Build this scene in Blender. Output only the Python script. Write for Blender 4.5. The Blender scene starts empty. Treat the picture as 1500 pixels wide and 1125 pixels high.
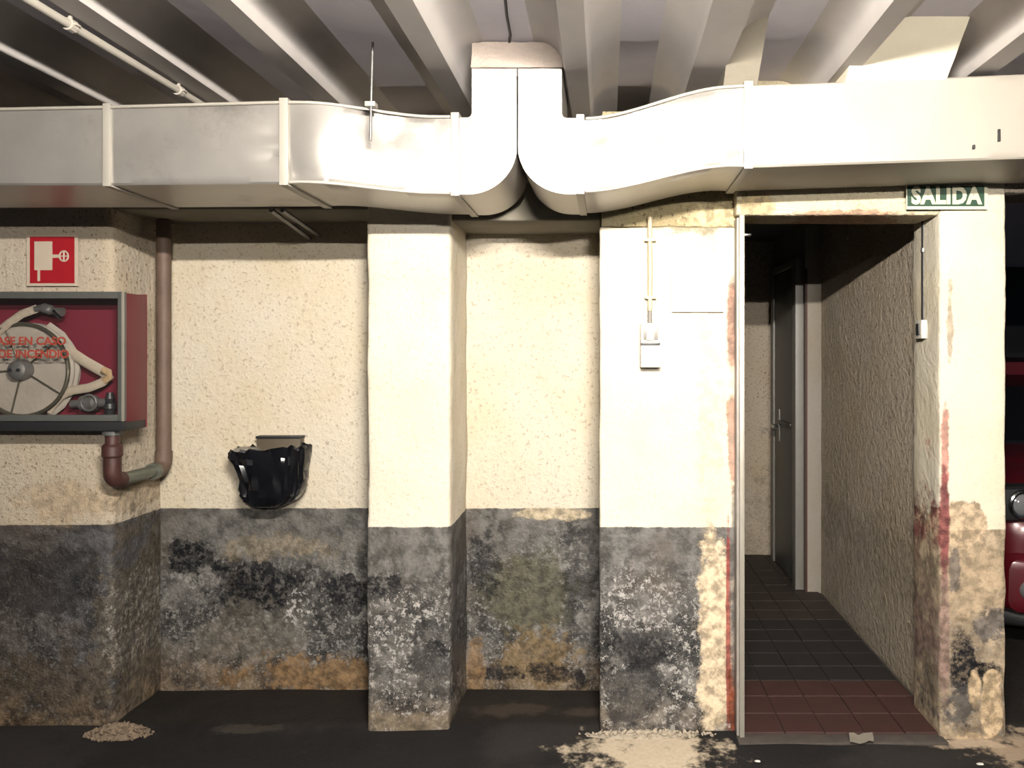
import bpy, bmesh, math, random
from mathutils import Vector, noise, Matrix
random.seed(7)
scene = bpy.context.scene
C = scene.collection

# ---------------------------------------------------------------- camera
F = 1100.0                       # focal length in pixels of a 1500 x 1125 frame
VX, VY, CZ = 887.0, 520.0, 1.47  # vanishing point of the frame, eye height
cd = bpy.data.cameras.new('camera')
cd.sensor_width = 36.0
cd.lens = 36.0 * F / 1500.0
cd.shift_x = (750.0 - VX) / 1500.0
cd.shift_y = (VY - 562.5) / 1500.0
cd.clip_start = 0.02
cam = bpy.data.objects.new('camera', cd)
cam.location = (0, 0, CZ)
cam.rotation_euler = (math.pi / 2, 0, 0)
C.objects.link(cam)
scene.camera = cam

# ---------------------------------------------------------------- world, exposure
w = bpy.data.worlds.new('world')
scene.world = w
w.use_nodes = True
w.node_tree.nodes['Background'].inputs[0].default_value = (0.80, 0.86, 1.0, 1)
w.node_tree.nodes['Background'].inputs[1].default_value = 0.06
vs = scene.view_settings
vs.view_transform = 'Standard'
vs.look = 'None'
vs.gamma = 1.0
vs.use_curve_mapping = False
vs.exposure = 0.0
LAMP_X, LAMP_Y, LAMP_Z, LAMP_LEN, LAMP_POWER = 0.12, 0.25, 2.342, 0.60, 4600.0


def X_(px, Y): return (px - VX) / F * Y
def Z_(py, Y): return CZ - (py - VY) / F * Y
def P(px, py, Y): return Vector((X_(px, Y), Y, Z_(py, Y)))
def FY(py): return CZ * F / (py - VY)          # depth of a floor point


# ---------------------------------------------------------------- node helpers
class N:
    def __init__(s, name):
        s.m = bpy.data.materials.new(name)
        s.m.use_nodes = True
        s.t = s.m.node_tree
        s.t.nodes.clear()
        s.out = s.t.nodes.new('ShaderNodeOutputMaterial')
        s.b = s.t.nodes.new('ShaderNodeBsdfPrincipled')
        s.t.links.new(s.b.outputs[0], s.out.inputs[0])
        s._pos = None
    def put(s, sock, v):
        if isinstance(v, bpy.types.NodeSocket):
            s.t.links.new(v, sock)
        elif isinstance(v, (tuple, list)) and len(v) == 3 and sock.type == 'RGBA':
            sock.default_value = (*v, 1)
        else:
            sock.default_value = v
    def set(s, **k):
        for a, v in k.items():
            s.put(s.b.inputs[a.replace('_', ' ')], v)
        return s
    def math(s, op, a, b=0.0, clamp=False):
        n = s.t.nodes.new('ShaderNodeMath'); n.operation = op; n.use_clamp = clamp
        s.put(n.inputs[0], a); s.put(n.inputs[1], b)
        return n.outputs[0]
    def mix(s, f, a, b):
        n = s.t.nodes.new('ShaderNodeMix'); n.data_type = 'RGBA'
        s.put(n.inputs[0], f); s.put(n.inputs[6], a); s.put(n.inputs[7], b)
        return n.outputs[2]
    def smooth(s, v, lo, hi, o0=0.0, o1=1.0):
        n = s.t.nodes.new('ShaderNodeMapRange'); n.interpolation_type = 'SMOOTHSTEP'
        s.put(n.inputs[0], v); n.inputs[1].default_value = lo; n.inputs[2].default_value = hi
        n.inputs[3].default_value = o0; n.inputs[4].default_value = o1
        return n.outputs[0]
    def step(s, v, lo, hi):            # hi may be below lo
        if hi >= lo: return s.smooth(v, lo, hi)
        return s.smooth(v, hi, lo, 1.0, 0.0)
    @property
    def pos(s):
        if s._pos is None:
            g = s.t.nodes.new('ShaderNodeTexCoord')
            s._pos = g.outputs['Object']
            q = s.t.nodes.new('ShaderNodeSeparateXYZ'); s.t.links.new(s._pos, q.inputs[0])
            s.x, s.y, s.z = q.outputs
        return s._pos
    def noise(s, scale, detail=4.0, rough=0.55, off=0.0, stretch=None):
        p = s.pos
        n = s.t.nodes.new('ShaderNodeTexNoise')
        if off or stretch:
            mp = s.t.nodes.new('ShaderNodeMapping')
            s.t.links.new(p, mp.inputs[0])
            mp.inputs[1].default_value = (off, off * .7, off * 1.3)
            if stretch: mp.inputs[3].default_value = stretch
            p = mp.outputs[0]
        s.t.links.new(p, n.inputs['Vector'])
        n.inputs['Scale'].default_value = scale
        n.inputs['Detail'].default_value = detail
        n.inputs['Roughness'].default_value = rough
        return n.outputs[0]
    def bump(s, h, strength=.5, dist=.01):
        n = s.t.nodes.new('ShaderNodeBump')
        n.inputs['Strength'].default_value = strength
        n.inputs['Distance'].default_value = dist
        s.t.links.new(h, n.inputs['Height'])
        s.t.links.new(n.outputs[0], s.b.inputs['Normal'])
    def blob(s, cx, cz, rx, rz, k=.9, edge=.45, nz=None):
        s.pos
        a = s.math('DIVIDE', s.math('SUBTRACT', s.x, cx), rx)
        b = s.math('DIVIDE', s.math('SUBTRACT', s.z, cz), rz)
        d = s.math('SQRT', s.math('ADD', s.math('MULTIPLY', a, a), s.math('MULTIPLY', b, b)))
        if nz is not None:
            d = s.math('ADD', d, s.math('MULTIPLY', s.math('SUBTRACT', nz, .5), k * 6.5))
        return s.step(d, 1.0 + edge * .5, 1.0 - edge * .5)


def plain(name, col, rough=.6, metal=0.0, var=.12, scale=14.0, bump=0.0, bscale=60.0, coat=0.0, k=.53):
    n = N(name)
    col = tuple(c * k for c in col)
    f = n.noise(scale, 5, .6)
    c2 = tuple(max(0, c * (1 - var * 2)) for c in col)
    c1 = tuple(min(1, c * (1 + var)) for c in col)
    n.set(Base_Color=n.mix(f, c2, c1), Roughness=rough, Metallic=metal)
    if coat: n.set(Coat_Weight=coat, Coat_Roughness=.08)
    if bump: n.bump(n.noise(bscale, 3), bump, .004)
    return n.m


CREAM = (.82, .745, .60)
def wall_mat(name, cream=CREAM, grey=(.105, .10, .098), dado=.796, black=.5, flake=.5, ochre=.5, pits=.5,
             blobs=(), top=.62, seed=0.0, rough=.42, bump=.55, k=.56):
    """painted gotele plaster, grey oil-paint dado below, with damp and peeling"""
    kk = k * .95
    cream = tuple(c * k for c in cream); grey = tuple(c * k * 1.6 for c in grey)
    n = N(name); n.pos
    n6 = n.noise(5, 9, .68, seed + 3)
    n20 = n.noise(16, 8, .7, seed + 9)
    n48 = n.noise(48, 7, .8, seed + 13)
    nmix = n.math('ADD', n.math('ADD', n.math('MULTIPLY', n6, .45), n.math('MULTIPLY', n48, .2)), n.math('MULTIPLY', n20, .35))
    fine = n.noise(75, 4, .6, seed + 1)
    mid = n.noise(27, 5, .6, seed + 5)
    big = n.noise(2.2, 5, .6, seed)
    # upper paint
    up = n.mix(n.step(big, .35, .7), cream, tuple(c * d for c, d in zip(cream, (.95, .91, .82))))
    pit = n.math('MULTIPLY', n.step(fine, .575, .66), pits)
    up = n.mix(pit, up, (.10, .07, .045))
    # dado
    fadeb = n.step(n.math('ADD', n.z, n.math('MULTIPLY', n.math('SUBTRACT', n6, .5), .5)), top + .14, top - .2)
    lo = n.mix(n.step(n20, .36, .64), tuple(c * .50 for c in grey), tuple(c * 1.35 for c in grey))
    br = n.math('MULTIPLY', n.step(big, .48, .62), .5)
    lo = n.mix(br, lo, (.06, .046, .034))
    bk = n.math('MULTIPLY', n.math('MULTIPLY', n.step(n.math('ADD', n.math('MULTIPLY', n6, .6), n.math('MULTIPLY', n48, .4)), .487, .525), fadeb), black, True)
    lo = n.mix(bk, lo, (.005, .0054, .0065))
    fl = n.math('MULTIPLY', n.math('MULTIPLY', n.step(n48, .522, .57), fadeb), flake, True)
    lo = n.mix(fl, lo, (.29, .28, .265))
    oc = n.step(n.math('ADD', n.z, n.math('MULTIPLY', n.math('SUBTRACT', n6, .5), .55)), .20, .02)
    lo = n.mix(n.math('MULTIPLY', oc, ochre, True), lo, n.mix(n.step(n20, .38, .62), (.035, .018, .008), (.23, .155, .08)))
    zz = n.math('ADD', n.z, n.math('MULTIPLY', n.math('SUBTRACT', n20, .5), .014))
    isup = n.step(zz, dado - .003, dado + .003)
    col = n.mix(isup, lo, up)
    for bdef in blobs:
        px, py, Y, rx, rz, c, st = bdef[:7]
        if c[0] < .02: st = min(1, st * 1.3)
        c = tuple(v * kk for v in c)
        k = bdef[7] if len(bdef) > 7 else .9
        e = bdef[8] if len(bdef) > 8 else .45
        f = n.blob(X_(px, Y), Z_(py, Y), rx * Y / F, rz * Y / F, k * 1.3, e, nmix)
        f = n.math('MULTIPLY', f, abs(st))
        if c[0] < .02: f = n.math('MULTIPLY', f, n.smooth(n48, .40, .54, .30, 1.0))
        if st < 0: f = n.math('MULTIPLY', f, n.step(n48, .50, .56))
        col = n.mix(f, col, n.mix(n.step(mid, .36, .64), tuple(v * .55 for v in c), tuple(min(1, v * 1.35) for v in c)))
    n.set(Base_Color=col, Roughness=n.math('ADD', n.math('MULTIPLY', isup, .86 - rough), rough))
    n.set(Specular_IOR_Level=.13)
    h = n.math('ADD', n.math('MULTIPLY', fine, .5), n.math('MULTIPLY', mid, .9))
    h = n.math('ADD', h, n.math('MULTIPLY', n.math('MULTIPLY', n.math('SUBTRACT', 1.0, isup), n6), .8))
    n.bump(h, min(1, bump * 1.5), .02)
    return n.m


# ---------------------------------------------------------------- mesh helpers
def link(name, me, mat=None, parent=None):
    o = bpy.data.objects.new(name, me)
    C.objects.link(o)
    if mat is not None:
        me.materials.append(mat)
    if parent is not None:
        o.parent = parent
        o.matrix_parent_inverse = Matrix.Translation(parent.location).inverted()
    return o

def obj(name, bm, mat=None, parent=None, smooth=35):
    bmesh.ops.recalc_face_normals(bm, faces=bm.faces)
    me = bpy.data.meshes.new(name)
    bm.to_mesh(me); bm.free()
    if smooth:
        for p in me.polygons: p.use_smooth = True
        me.set_sharp_from_angle(angle=math.radians(smooth))
    return link(name, me, mat, parent)

def thing(name, loc, label, cat, group=None):
    o = bpy.data.objects.new(name, None)
    o.empty_display_size = .1
    C.objects.link(o); o.location = loc
    return tag(o, label, cat, group)

def tag(o, label, cat, group=None):
    o['label'] = label; o['category'] = cat
    if group: o['group'] = group
    return o

def struct(o, label, cat):
    o['kind'] = 'structure'
    return tag(o, label, cat)

def box(bm, x0, x1, y0, y1, z0, z1, bev=0.0, seg=2):
    r = bmesh.ops.create_cube(bm, size=1)
    vs_ = r['verts']
    for v in vs_:
        v.co = Vector((x0 + (v.co.x + .5) * (x1 - x0), y0 + (v.co.y + .5) * (y1 - y0), z0 + (v.co.z + .5) * (z1 - z0)))
    if bev:
        es = list({e for v in vs_ for e in v.link_edges})
        bmesh.ops.bevel(bm, geom=es, offset=bev, segments=seg, affect='EDGES', profile=.6)
    return bm

def bx(name, x0, x1, y0, y1, z0, z1, mat, parent=None, bev=.003):
    return obj(name, box(bmesh.new(), x0, x1, y0, y1, z0, z1, bev), mat, parent)

def rough_box(x0, x1, y0, y1, z0, z1, r=.02, cell=.05, amp=.006, fr=4.0):
    """box with rounded edges and an uneven plastered surface"""
    def lines(a, b):
        L = b - a
        rr = min(r, L * .4)
        n = max(1, int((L - 2 * rr) / cell))
        return [a, a + rr * .35, a + rr] + [a + rr + (L - 2 * rr) * i / n for i in range(1, n)] + [b - rr, b - rr * .35, b]
    lx, ly, lz = lines(x0, x1), lines(y0, y1), lines(z0, z1)
    bm = bmesh.new(); cache = {}
    def vert(i, j, k):
        key = (i, j, k)
        if key not in cache:
            p = Vector((lx[i], ly[j], lz[k]))
            q = Vector((min(max(p.x, x0 + r), x1 - r) if x1 - x0 > 2 * r else (x0 + x1) / 2,
                        min(max(p.y, y0 + r), y1 - r) if y1 - y0 > 2 * r else (y0 + y1) / 2,
                        min(max(p.z, z0 + r), z1 - r) if z1 - z0 > 2 * r else (z0 + z1) / 2))
            d = p - q
            nn = d.normalized() if d.length > 1e-6 else Vector((0, 0, 1))
            p2 = q + nn * min(r, d.length)
            a = noise.noise(p * fr) * .6 + noise.noise(p * fr * 3.1) * .4
            cache[key] = bm.verts.new(p2 + nn * (a * amp - amp * .4))
        return cache[key]
    nx, ny, nz = len(lx) - 1, len(ly) - 1, len(lz) - 1
    for i in range(nx):
        for j in range(ny):
            for k in (0, nz):
                bm.faces.new([vert(i, j, k), vert(i + 1, j, k), vert(i + 1, j + 1, k), vert(i, j + 1, k)])
    for i in range(nx):
        for k in range(nz):
            for j in (0, ny):
                bm.faces.new([vert(i, j, k), vert(i + 1, j, k), vert(i + 1, j, k + 1), vert(i, j, k + 1)])
    for j in range(ny):
        for k in range(nz):
            for i in (0, nx):
                bm.faces.new([vert(i, j, k), vert(i, j + 1, k), vert(i, j + 1, k + 1), vert(i, j, k + 1)])
    return bm

def tube(bm, pts, rad, seg=12, caps=True):
    pts = [Vector(p) for p in pts]
    rads = rad if isinstance(rad, (list, tuple)) else [rad] * len(pts)
    rings = []; nrm = None
    for i, p in enumerate(pts):
        t = (pts[min(i + 1, len(pts) - 1)] - pts[max(i - 1, 0)]).normalized()
        if nrm is None:
            nrm = t.orthogonal().normalized()
        else:
            nrm = (nrm - t * nrm.dot(t)).normalized()
        b = t.cross(nrm)
        rings.append([bm.verts.new(p + (nrm * math.cos(a) + b * math.sin(a)) * rads[i])
                      for a in [2 * math.pi * k / seg for k in range(seg)]])
    for a, b in zip(rings, rings[1:]):
        for k in range(seg):
            bm.faces.new([a[k], a[(k + 1) % seg], b[(k + 1) % seg], b[k]])
    if caps:
        bm.faces.new(rings[0][::-1]); bm.faces.new(rings[-1])
    return bm

def tb(name, pts, rad, mat, parent=None, seg=12):
    return obj(name, tube(bmesh.new(), pts, rad, seg), mat, parent, 50)

def arc(c, a, b, r_, n=6):
    """quarter bend around centre c from direction a to direction b"""
    c, a, b = Vector(c), Vector(a), Vector(b)
    return [c + (a * math.cos(t) + b * math.sin(t)) * r_ for t in [math.pi / 2 * i / n for i in range(n + 1)]]

def prism(outline, y0, y1, bev=0.0):
    """outline in (x, z), extruded along y"""
    bm = bmesh.new()
    f = [bm.verts.new((x, y0, z)) for x, z in outline]
    b = [bm.verts.new((x, y1, z)) for x, z in outline]
    bm.faces.new(f); bm.faces.new(b[::-1])
    n = len(outline)
    for i in range(n):
        bm.faces.new([f[i], b[i], b[(i + 1) % n], f[(i + 1) % n]])
    return bm

def lathe(bm, prof, origin, axis='y', seg=32):
    """profile of (radius, offset along axis)"""
    o = Vector(origin); rings = []
    for r_, h in prof:
        ring = []
        for k in range(seg):
            a = 2 * math.pi * k / seg
            u, v = math.cos(a) * r_, math.sin(a) * r_
            ring.append(bm.verts.new(o + (Vector((u, h, v)) if axis == 'y' else Vector((h, u, v)) if axis == 'x' else Vector((u, v, h)))))
        rings.append(ring)
    for a, b in zip(rings, rings[1:]):
        for k in range(seg):
            bm.faces.new([a[k], a[(k + 1) % seg], b[(k + 1) % seg], b[k]])
    bm.faces.new(rings[0][::-1]); bm.faces.new(rings[-1])
    return bm

def text_mesh(name, body, size, x, y, z, mat, parent, bold=.0, sx=1.0, depth=.0006, space=1.0):
    cu = bpy.data.curves.new(name, 'FONT')
    cu.body = body; cu.size = size; cu.offset = bold; cu.extrude = depth; cu.space_character = space
    cu.align_x = 'CENTER'; cu.align_y = 'CENTER'; cu.resolution_u = 3
    t = bpy.data.objects.new(name, cu); C.objects.link(t)
    dg = bpy.context.evaluated_depsgraph_get()
    me = bpy.data.meshes.new_from_object(t.evaluated_get(dg))
    bpy.data.objects.remove(t); bpy.data.curves.remove(cu)
    me.name = name
    for v in me.vertices:
        v.co = Vector((x + v.co.x * sx, y - v.co.z, z + v.co.y))
    me.materials.clear()
    return link(name, me, mat, parent)


# ---------------------------------------------------------------- materials
BLK = (.013, .013, .016); OCH = (.26, .165, .085); TAN = (.62, .47, .30); PALE = (.42, .40, .38); RED = (.30, .045, .04)
M = {}
M['left'] = wall_mat('plaster_left', cream=(.60, .525, .43), grey=(.060, .058, .060), black=.62, flake=.25, ochre=.45, pits=.75, top=.72, seed=2.0, bump=.38, blobs=[
    (110, 735, 2.977, 75, 26, (.48, .36, .23), .55, .7), (60, 850, 2.977, 120, 50, BLK, .5, .8),
    (100, 1005, 2.977, 140, 40, (.10, .075, .05), .55), (160, 930, 2.977, 10, 75, PALE, -.9, .75), (212, 900, 3.13, 40, 130, (.15, .125, .09), .5)])
M['back'] = wall_mat('plaster_recess', cream=(.78, .705, .58), grey=(.098, .094, .088), black=.7, flake=.45, ochre=.35, pits=.4, top=.66, seed=5.0, bump=.32, blobs=[
    (390, 862, 3.3, 78, 42, BLK, .9, .8), (280, 815, 3.3, 30, 22, BLK, .8, .9), (505, 870, 3.3, 40, 25, BLK, .75, .9),
    (360, 930, 3.3, 100, 35, (.17, .155, .13), .5), (420, 800, 3.3, 75, 20, (.30, .25, .18), .6, .9), (470, 988, 3.3, 95, 26, OCH, .85, 1.1),
    (440, 890, 3.3, 22, 26, (.5, .48, .46), -.95, .9),
    (770, 870, 3.3, 62, 62, (.10, .095, .062), .8, .6), (712, 815, 3.3, 18, 46, BLK, .6, 1.2), (845, 845, 3.3, 18, 60, BLK, .55, 1.2),
    (785, 965, 3.3, 60, 42, (.22, .155, .08), .75, .7), (725, 988, 3.3, 40, 11, BLK, .7, 1.2), (812, 984, 3.3, 46, 12, BLK, .7, 1.2), (850, 1000, 3.3, 16, 26, BLK, .7, 1.1), (695, 985, 3.3, 14, 50, OCH, .7, .8),
    (800, 753, 3.3, 55, 9, (.62, .52, .36), .8, .5)])
M['pilaster'] = wall_mat('plaster_pilaster', cream=(.86, .79, .66), grey=(.098, .093, .087), black=.85, flake=.85, ochre=.25, pits=.25, top=.60, seed=9.0, bump=.25, blobs=[
    (560, 860, 2.94, 24, 20, BLK, .75, .9), (600, 885, 2.94, 46, 20, (.46, .43, .40), -.95, .9), (640, 960, 2.94, 30, 70, BLK, .5, .8), (600, 1058, 2.94, 80, 12, (.24, .19, .13), .6)])
M['pier'] = wall_mat('plaster_pier', cream=(.87, .80, .66), grey=(.095, .091, .086), black=.8, flake=.85, ochre=.15, pits=.15, top=.62, seed=14.0, bump=.25, blobs=[
    (945, 950, 2.94, 62, 30, BLK, .7, .8), (950, 885, 2.94, 60, 40, (.44, .42, .40), -.9, .9), (930, 1010, 2.94, 50, 40, BLK, .55, .9),
    (1048, 950, 2.94, 26, 165, (.70, .57, .40), .95, .5, .3), (1040, 560, 2.94, 20, 230, (.80, .66, .45), .35, .6),
    (1073, 470, 2.94, 9, 65, (.40, .22, .16), .9, .35), (1074, 640, 2.94, 8, 70, (.42, .17, .12), .7, .6), (1067, 930, 2.94, 3.5, 170, RED, .85, .35, .3), (1076, 1030, 2.94, 9, 62, (.25, .065, .03), .9, .5),
    (1076, 860, 2.94, 7, 140, (.20, .185, .17), .8, .3),
    (1000, 315, 2.94, 50, 24, (.24, .21, .12), .6, .8)])  # last blob: olive patch painting the shaded top of the pier
M['pillar'] = wall_mat('plaster_pillar', cream=(.87, .80, .65), grey=(.29, .23, .16), dado=.80, black=.15, flake=.25, ochre=.1, pits=.12, top=.5, seed=21.0, rough=.8, bump=.3, blobs=[
    (1408, 770, 2.88, 36, 34, (.60, .46, .31), .95, .3, .1), (1430, 860, 2.88, 45, 60, (.55, .42, .28), .6), (1450, 915, 2.88, 24, 22, (.14, .13, .13), .8, .8), (1412, 970, 2.88, 18, 45, BLK, .9, .7),
    (1440, 985, 2.88, 28, 18, BLK, .9, .8), (1410, 1040, 2.88, 25, 30, (.09, .085, .085), .8, .8), (1398, 830, 2.88, 8, 30, (.12, .11, .11), .7, .7),
    (1385, 660, 2.88, 6, 70, (.55, .22, .18), .8, .5), (1384, 770, 2.88, 7, 90, (.24, .075, .075), .95, .35), (1384, 930, 2.88, 7, 100, (.30, .20, .17), .8, .5), (1392, 480, 2.88, 4, 55, (.42, .33, .24), .7, .9),
    (1428, 1012, 2.88, 9, 26, TAN, .95, .4), (1455, 995, 2.88, 14, 14, TAN, 1, .1, .2), (1453, 1040, 2.88, 17, 44, TAN, 1, .2, .2), (1425, 1092, 2.88, 60, 18, (.66, .50, .32), .9, .6)])
M['lintel'] = wall_mat('plaster_lintel', cream=(.85, .76, .56), pits=.3, seed=33.0, blobs=[
    (1250, 312, 2.88, 90, 6, (.55, .30, .20), .75, .7), (1110, 300, 2.88, 30, 16, (.66, .50, .25), .7, .8), (1462, 290, 2.88, 14, 30, (.52, .42, .32), .9, .4)])
M['band'] = wall_mat('plaster_band_shaded', cream=(.50, .43, .27), pits=.9, dado=-1, seed=37.0, blobs=[(1075, 310, 2.95, 60, 30, (.80, .66, .40), .8, .6)])  # dull tone and brighter right end paint the duct shadow fading rightward
M['corr'] = wall_mat('plaster_corridor', cream=(.58, .50, .405), dado=-1, pits=.8, seed=41.0, bump=1.0, blobs=[(1290, 900, 3.9, 120, 130, (.36, .31, .24), .35), (1250, 760, 4.3, 60, 40, (.30, .26, .20), .3)])
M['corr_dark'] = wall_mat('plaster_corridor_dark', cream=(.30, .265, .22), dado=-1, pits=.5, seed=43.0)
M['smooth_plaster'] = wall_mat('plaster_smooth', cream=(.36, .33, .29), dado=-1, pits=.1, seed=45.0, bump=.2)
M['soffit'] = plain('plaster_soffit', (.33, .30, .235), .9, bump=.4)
M['ceil'] = plain('ceiling_paint', (.49, .455, .49), .75, var=.10, scale=5, bump=.15, bscale=30, k=.74)
M['beam'] = plain('beam_paint', (.62, .58, .56), .6, var=.10, scale=6, bump=.12, bscale=25, k=.74)
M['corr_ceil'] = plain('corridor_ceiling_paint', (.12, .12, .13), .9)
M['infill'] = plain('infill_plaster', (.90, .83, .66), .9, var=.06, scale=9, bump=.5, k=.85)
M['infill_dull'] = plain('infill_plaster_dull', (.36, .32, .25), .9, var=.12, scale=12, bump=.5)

def metal_mat():
    n = N('galvanised_steel')
    a = n.noise(9, 6, .6); b = n.noise(2.5, 3, .5, 4.0); c = n.noise(140, 3, .6)
    dirt = n.step(n.noise(3.5, 8, .7, 8.0), .52, .70)
    col = n.mix(a, (.28, .265, .25), (.39, .37, .345))
    col = n.mix(n.math('MULTIPLY', dirt, .5), col, (.13, .115, .105))
    n.set(Base_Color=col, Metallic=.62, Roughness=n.math('ADD', n.math('MULTIPLY', a, .12), .30))
    n.bump(n.math('ADD', n.math('MULTIPLY', b, 1.0), n.math('MULTIPLY', c, .012)), .18, .03)
    return n.m
M['metal'] = metal_mat()
M['flange'] = plain('flange_steel', (.62, .58, .51), .5, .25, .08)
M['duct_paint'] = plain('duct_cream_paint', (.56, .51, .44), .5, .15, .10, 3)
M['steel'] = plain('dull_steel', (.36, .35, .34), .45, .7, .15)
M['chrome'] = plain('bright_chrome', (.8, .8, .8), .15, 1.0, .03)
M['grey_frame'] = plain('grey_frame_metal', (.17, .175, .165), .4, .35, .1)
M['light_frame'] = plain('light_frame_metal', (.62, .58, .50), .4, .5, .1)
M['jamb'] = plain('jamb_paint', (.42, .39, .36), .5, .1, .15)
M['cab_red'] = plain('cabinet_red', (.155, .018, .026), .4, 0, .08)
M['cab_in'] = plain('cabinet_red_inside', (.22, .014, .035), .55, 0, .1)
M['sign_red'] = plain('sign_red', (.42, .008, .018), .5, 0, .04)
M['sign_white'] = plain('sign_white', (.66, .55, .44), .6, 0, .03)
M['letter_red'] = plain('lettering_red', (.42, .06, .035), .6, 0, .1)
M['hose'] = plain('hose_canvas', (.62, .52, .40), .85, 0, .15, 40, .6, 160)
M['hose_rust'] = plain('hose_canvas_stained', (.55, .38, .20), .85, 0, .15, 40, .6, 160)
M['reel'] = plain('reel_canvas', (.50, .44, .37), .8, 0, .16, 10, .4, 60)
M['reel_rim'] = plain('reel_rim', (.24, .22, .16), .3, .7, .1)
M['pipe_red'] = plain('pipe_rust_red', (.090, .034, .028), .5, .1, .25, 18, .3, 40)
M['pipe_tan'] = plain('pipe_faded_brown', (.19, .12, .085), .65, .0, .3, 10, .3, 40)
M['pipe_grn'] = plain('pipe_galvanised_green', (.26, .28, .23), .4, .5, .25, 20)
M['dark'] = plain('dark_steel_and_shade', (.03, .031, .034), .45, .2, .1)
M['bag'] = plain('bin_bag_black', (.007, .0075, .010), .20, 0, .1)
M['bin'] = plain('bin_bracket_brown', (.155, .125, .085), .5, .2, .2)
M['white_plastic'] = plain('white_plastic', (.80, .76, .66), .4, 0, .04)
M['grey_plastic'] = plain('grey_plastic', (.30, .28, .25), .4, 0, .1)
M['conduit'] = plain('cream_conduit', (.76, .62, .42), .5, 0, .08)
M['conduit_w'] = plain('ceiling_conduit_paint', (.62, .57, .50), .5, 0, .08)
M['black_pl'] = plain('black_plastic', (.016, .015, .015), .5, 0, .05)
M['paper'] = plain('paper_white', (.86, .83, .76), .8, 0, .03)
M['ink'] = plain('faded_ink', (.60, .56, .50), .8, 0, .03)
M['sign_green'] = plain('sign_green', (.022, .085, .042), .5, 0, .08)
M['sign_letter'] = plain('sign_letter', (.88, .84, .62), .6, 0, .02)
M['door'] = plain('door_grey_paint', (.105, .11, .105), .45, 0, .15, 8)
M['door_frame'] = plain('door_frame_grey', (.26, .25, .23), .5, 0, .15, 8)
M['rubble'] = plain('rubble_plaster', (.26, .19, .13), .95, 0, .35, 30, 1.0, 50)
M['tile_red'] = plain('tile_red', (.058, .016, .012), .7, 0, .25, 12)
M['tile_dark'] = plain('tile_dark', (.014, .010, .010), .65, 0, .3, 12)
M['tile_brown'] = plain('tile_brown', (.036, .023, .018), .65, 0, .3, 12)
M['grout'] = plain('tile_grout', (.05, .038, .033), .9, 0, .2)
M['car_red'] = plain('car_paint_red', (.12, .005, .012), .3, .1, .03, coat=1.0)
M['car_black'] = plain('car_trim_black', (.010, .010, .012), .5)
M['tyre'] = plain('tyre_rubber', (.012, .012, .012), .8)
M['far'] = plain('far_wall_paint', (.030, .033, .042), .9)

def glass(name, tint, rough=.04, alpha=.12):
    n = N(name)
    n.set(Base_Color=tint, Roughness=rough, Alpha=alpha, IOR=1.5)
    n.set(Specular_IOR_Level=.6)
    return n.m
M['pane'] = glass('cabinet_pane', (.05, .05, .05), .10, .06)
M['car_glass'] = plain('car_glass', (.008, .009, .012), .06)
M['lens'] = plain('lamp_lens', (.35, .36, .38), .08, .4)

def floor_mat():
    n = N('garage_floor'); n.pos
    a = n.noise(9, 8, .72); b = n.noise(60, 5, .7, 2.0); c = n.noise(1.6, 6, .6, 7.0)
    col = n.mix(b, (.004, .004, .0045), (.016, .0148, .0145))
    col = n.mix(n.math('MULTIPLY', n.step(c, .45, .6), .55), col, (.026, .023, .021))
    col = n.mix(n.math('MULTIPLY', n.step(n.y, 2.97, 3.03), .9), col, n.mix(a, (.004, .004, .004), (.020, .016, .013)))
    col = n.mix(n.step(b, .70, .74), col, (.11, .10, .09))
    def spot(cx, cy, rx, ry, colr, st, k=.9):
        nonlocal col
        u = n.math('DIVIDE', n.math('SUBTRACT', n.x, cx), rx); v = n.math('DIVIDE', n.math('SUBTRACT', n.y, cy), ry)
        d = n.math('SQRT', n.math('ADD', n.math('MULTIPLY', u, u), n.math('MULTIPLY', v, v)))
        d = n.math('ADD', d, n.math('MULTIPLY', n.math('SUBTRACT', a, .5), k * 7))
        col = n.mix(n.math('MULTIPLY', n.step(d, 1.3, .55), st), col, n.mix(b, tuple(q * .7 for q in colr), tuple(q * 1.3 for q in colr)))
    spot(.16, 2.78, .24, .16, (.38, .32, .24), .95, .6)
    spot(1.55, 2.80, .16, .13, (.27, .21, .15), .9, .7)
    spot(1.40, 2.85, .16, .04, (.33, .26, .19), .9, .5)
    spot(-.40, 3.12, .17, .06, (.035, .027, .021), .8, .5); spot(-.08, 3.10, .09, .04, (.035, .027, .021), .8, .5)
    spot(-1.40, 2.96, .11, .035, (.04, .034, .028), .7, .6)
    n.set(Base_Color=col, Roughness=n.step(c, .35, .65) if False else n.math('ADD', n.math('MULTIPLY', b, .3), .62), Specular_IOR_Level=.12)
    n.bump(b, .5, .006)
    return n.m
M['floor'] = floor_mat()

# ================================================================= STRUCTURE
YL, YB, YP, YR = 2.977, 3.30, 2.94, 2.88
ZC, ZB = 2.524, 2.42
ZT = 2.54

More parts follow.
